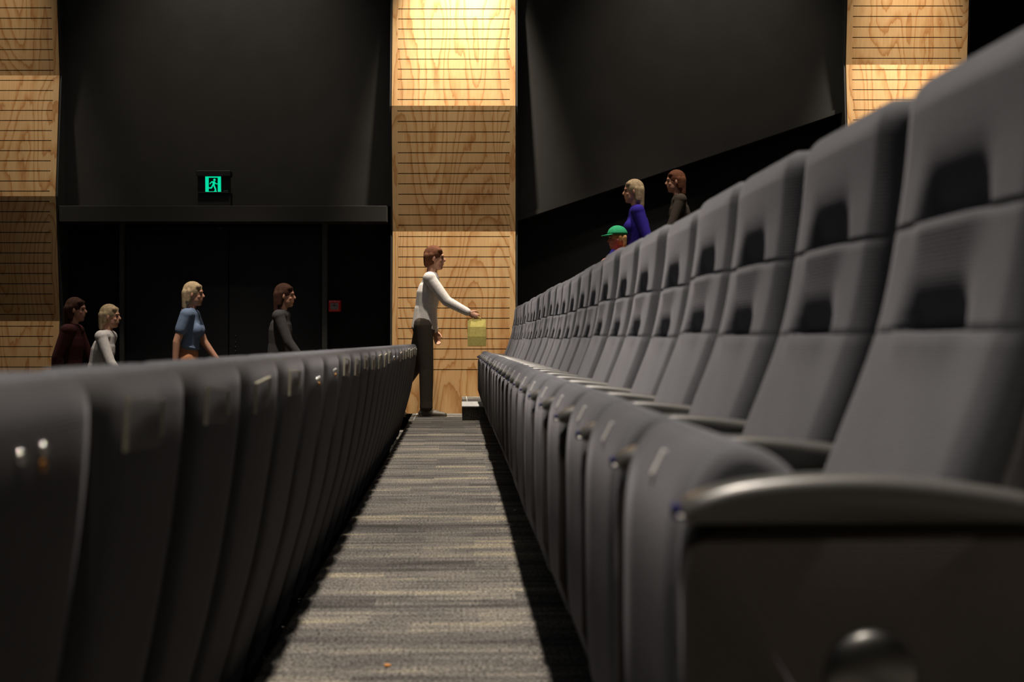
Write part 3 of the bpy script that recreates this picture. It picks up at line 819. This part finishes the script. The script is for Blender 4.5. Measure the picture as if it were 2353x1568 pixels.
    LB(bm, HD(.050, .045, .078), HD(.050, -.045, .078), .030 * hs, .030 * hs)
    for s_ in (1, -1):
        LB(bm, HD(-.03, s_ * .066, .03), HD(-.04, s_ * .064, .03 - hair_len), .032 * hs, .026 * hs)
    for q in (-.045, 0, .045):
        LB(bm, HD(-.075, q, .02), HD(-.082, q, -.01 - hair_len * 1.25), .042 * hs, .030 * hs)
    remeshed('hair', bm, .008 * k, hair, root, 3)
    J['T'] = T; J['root'] = root; J['hd'] = HD
    return J
m_white = cloth('white_shirt_cotton', (.72, .68, .64)); m_white2 = cloth('off_white_cotton', (.60, .57, .54))
m_blue = cloth('dusty_blue_cotton', (.13, .18, .27)); m_coral = cloth('coral_trim', (.62, .20, .10))
m_char = cloth('charcoal_knit', (.045, .042, .042)); m_dark = cloth('dark_trouser_cloth', (.05, .040, .030)); m_maroon = cloth('dark_maroon_cloth', (.05, .012, .012))
m_tan = cloth('tan_cloth', (.42, .19, .085)); m_purple = cloth('ultramarine_cloth', (.03, .018, .26)); m_red = cloth('pink_red_cloth', (.40, .06, .07))
m_shoe = plain('olive_brown_shoe', (.07, .055, .038), .6); m_blackshoe = plain('black_shoe', (.015, .015, .015), .5)
h_blond = plain('ash_blond_hair', (.36, .27, .16), .85, 0, .2, .3, 60, .5); h_dark = plain('dark_brown_hair', (.045, .018, .010), .85, 0, .2, .3, 60, .5)
h_red = plain('auburn_hair', (.11, .04, .018), .85, 0, .2, .3, 60, .5); h_gold = plain('golden_child_hair', (.55, .30, .12), .85, 0, .2, .3, 60, .5)
def at(px, Y, z): return ((px - 1176.5) * Y / F, Y, z)
walk = dict(armL=(-18, 0, 8), armR=(22, 38, 8), legL=(14, 6), legR=(-16, -30))
walk2 = dict(armL=(20, 36, 8), armR=(-18, -4, 8), legL=(-14, -28), legR=(13, 5))
# in front of the column, climbing to the right, a yellow bag in the forward hand
A = person('person in a loose white shirt and dark trousers passing the centre timber column', at(974, 14.85, 0), 0, 1.77, h_red, m_white, m_dark, m_shoe,
           dict(armL=(-6, 14, 8), armR=(37, 62, 6), legL=(-14, -34), legR=(4, 0), lean=.07, gripR=1.5), hem=.90, sleeve=1, hair_len=.04)
person('person with dark hair in charcoal clothes in front of the right door leaf', at(640, 14.95, -2 * RISE), 0, 1.76, h_dark, m_char, m_dark, m_blackshoe, walk, hem=.88, sleeve=1, hair_len=.12)
person('person with ash blond hair in a dusty blue top with coral collar', at(430, 14.8, -2 * RISE), 0, 1.77, h_blond, m_blue, m_tan, m_blackshoe, walk2, hem=1.10, sleeve=.55, hair_len=.10, collar=m_coral, female=True)
person('person with blond hair in an off-white shirt walking below the left timber column', at(222, 14.8, -3 * RISE), 0, 1.72, h_blond, m_white2, m_tan, m_blackshoe, dict(walk, lean=.10), hem=.93, sleeve=1, hair_len=.08)
person('person with dark hair in maroon clothes half hidden behind the off-white shirt', at(160, 15.15, -3 * RISE), 0, 1.80, h_dark, m_maroon, m_dark, m_blackshoe, walk2, hem=.9, sleeve=1, hair_len=.12)
person('person with ash blond hair in ultramarine blue clothes behind the right-hand seats', at(1470, 14.80, 4 * RISE), PI, 1.74, h_blond, m_purple, m_purple, m_blackshoe, walk, hem=.86, sleeve=1, hair_len=.12, female=True)
person('person with auburn hair in dark clothes highest on the side stairs', at(1566, 15.20, 5 * RISE), PI, 1.70, h_red, m_dark, m_dark, m_blackshoe, walk2, hem=.88, sleeve=1, hair_len=.10)
H_ = person('child with golden hair and a green cap in front of the ultramarine clothes', at(1428, 14.35, 4 * RISE), PI, 1.17, h_gold, m_red, m_dark, m_blackshoe, walk, skin=SKIN_PINK, hem=.88, sleeve=1, hair_len=.05, child=True)
# the child's cap: crown and peak
T = H_['T']; hd = H_['hd']; root = H_['root']
green = cloth('green_cap_cloth', (.03, .33, .15))
bm = bmesh.new(); kc = 1.17 / 1.75 * 1.28; c0 = T(hd(-.006, 0, .058))
rings = []
for a in (0, .2, .45, .7, .95, 1.2, 1.4, 1.55):
    rr = math.cos(a); zz = math.sin(a)
    rings.append([c0 + V(.121 * kc * rr * math.cos(2*PI*i/24), .103 * kc * rr * math.sin(2*PI*i/24), .108 * kc * zz) for i in range(24)])
loft(bm, rings)
cap = obj('cap', bm, green, root, True)
bm = bmesh.new(); A1 = []; B1 = []
for i in range(13):
    a = -1.15 + 2.3 * i / 12
    A1.append(c0 + V(.108 * kc * math.cos(a), .094 * kc * math.sin(a), .004)); B1.append(c0 + V((.108 + .085 * math.cos(a) ** .7) * kc * math.cos(a * .8), .100 * kc * math.sin(a), -.012 * math.cos(a)))
va = [bm.verts.new(p) for p in A1]; vb = [bm.verts.new(p) for p in B1]
vc = [bm.verts.new(p - V(0, 0, .005)) for p in A1]; vd = [bm.verts.new(p - V(0, 0, .005)) for p in B1]
for i in range(12):
    bm.faces.new((va[i], va[i+1], vb[i+1], vb[i])); bm.faces.new((vc[i], vd[i], vd[i+1], vc[i+1])); bm.faces.new((vb[i], vb[i+1], vd[i+1], vd[i])); bm.faces.new((va[i], vc[i], vc[i+1], va[i+1]))
bm.faces.new((va[0], vb[0], vd[0], vc[0])); bm.faces.new((va[12], vc[12], vd[12], vb[12]))
obj('cap_peak', bm, green, cap, True)
# yellow bag hanging from the forward hand of the person in white
T = A['T']; sh, el, wr, d2 = A['R'][:4]
hp = Vector(A['root'].location) + T(wr + d2 * .10)
bg = thing('paper_bag', 'pale yellow paper bag held by the person in the white shirt', 'bag', hp)
bm = bmesh.new()
rings = []
for z, a, b in ((-.30, .088, .040), (-.295, .092, .044), (-.20, .096, .046), (-.10, .094, .036), (-.03, .092, .012), (-.02, .092, .010)):
    rings.append([(a * x * (1.0 if abs(y) < 1 else .97), b * y, z) for x, y in ((-1, -.8), (-.6, -1), (0, -.93), (.6, -1), (1, -.8), (1.02, 0), (1, .8), (.6, 1), (0, .93), (-.6, 1), (-1, .8), (-1.02, 0))])
loft(bm, rings)
yel = cloth('pale_yellow_paper', (.66, .56, .17))
obj('bag_body', bm, yel, bg)
bm = bmesh.new()
for y in (-.010, .010):
    prev = None
    for i in range(11):
        a = PI * i / 10; p = V(-.045 * math.cos(a), y, -.03 + .032 * math.sin(a))
        if prev is not None: limb(bm, prev, p, .003, .003, seg=6)
        prev = p
obj('bag_handle', bm, yel, bg, True)
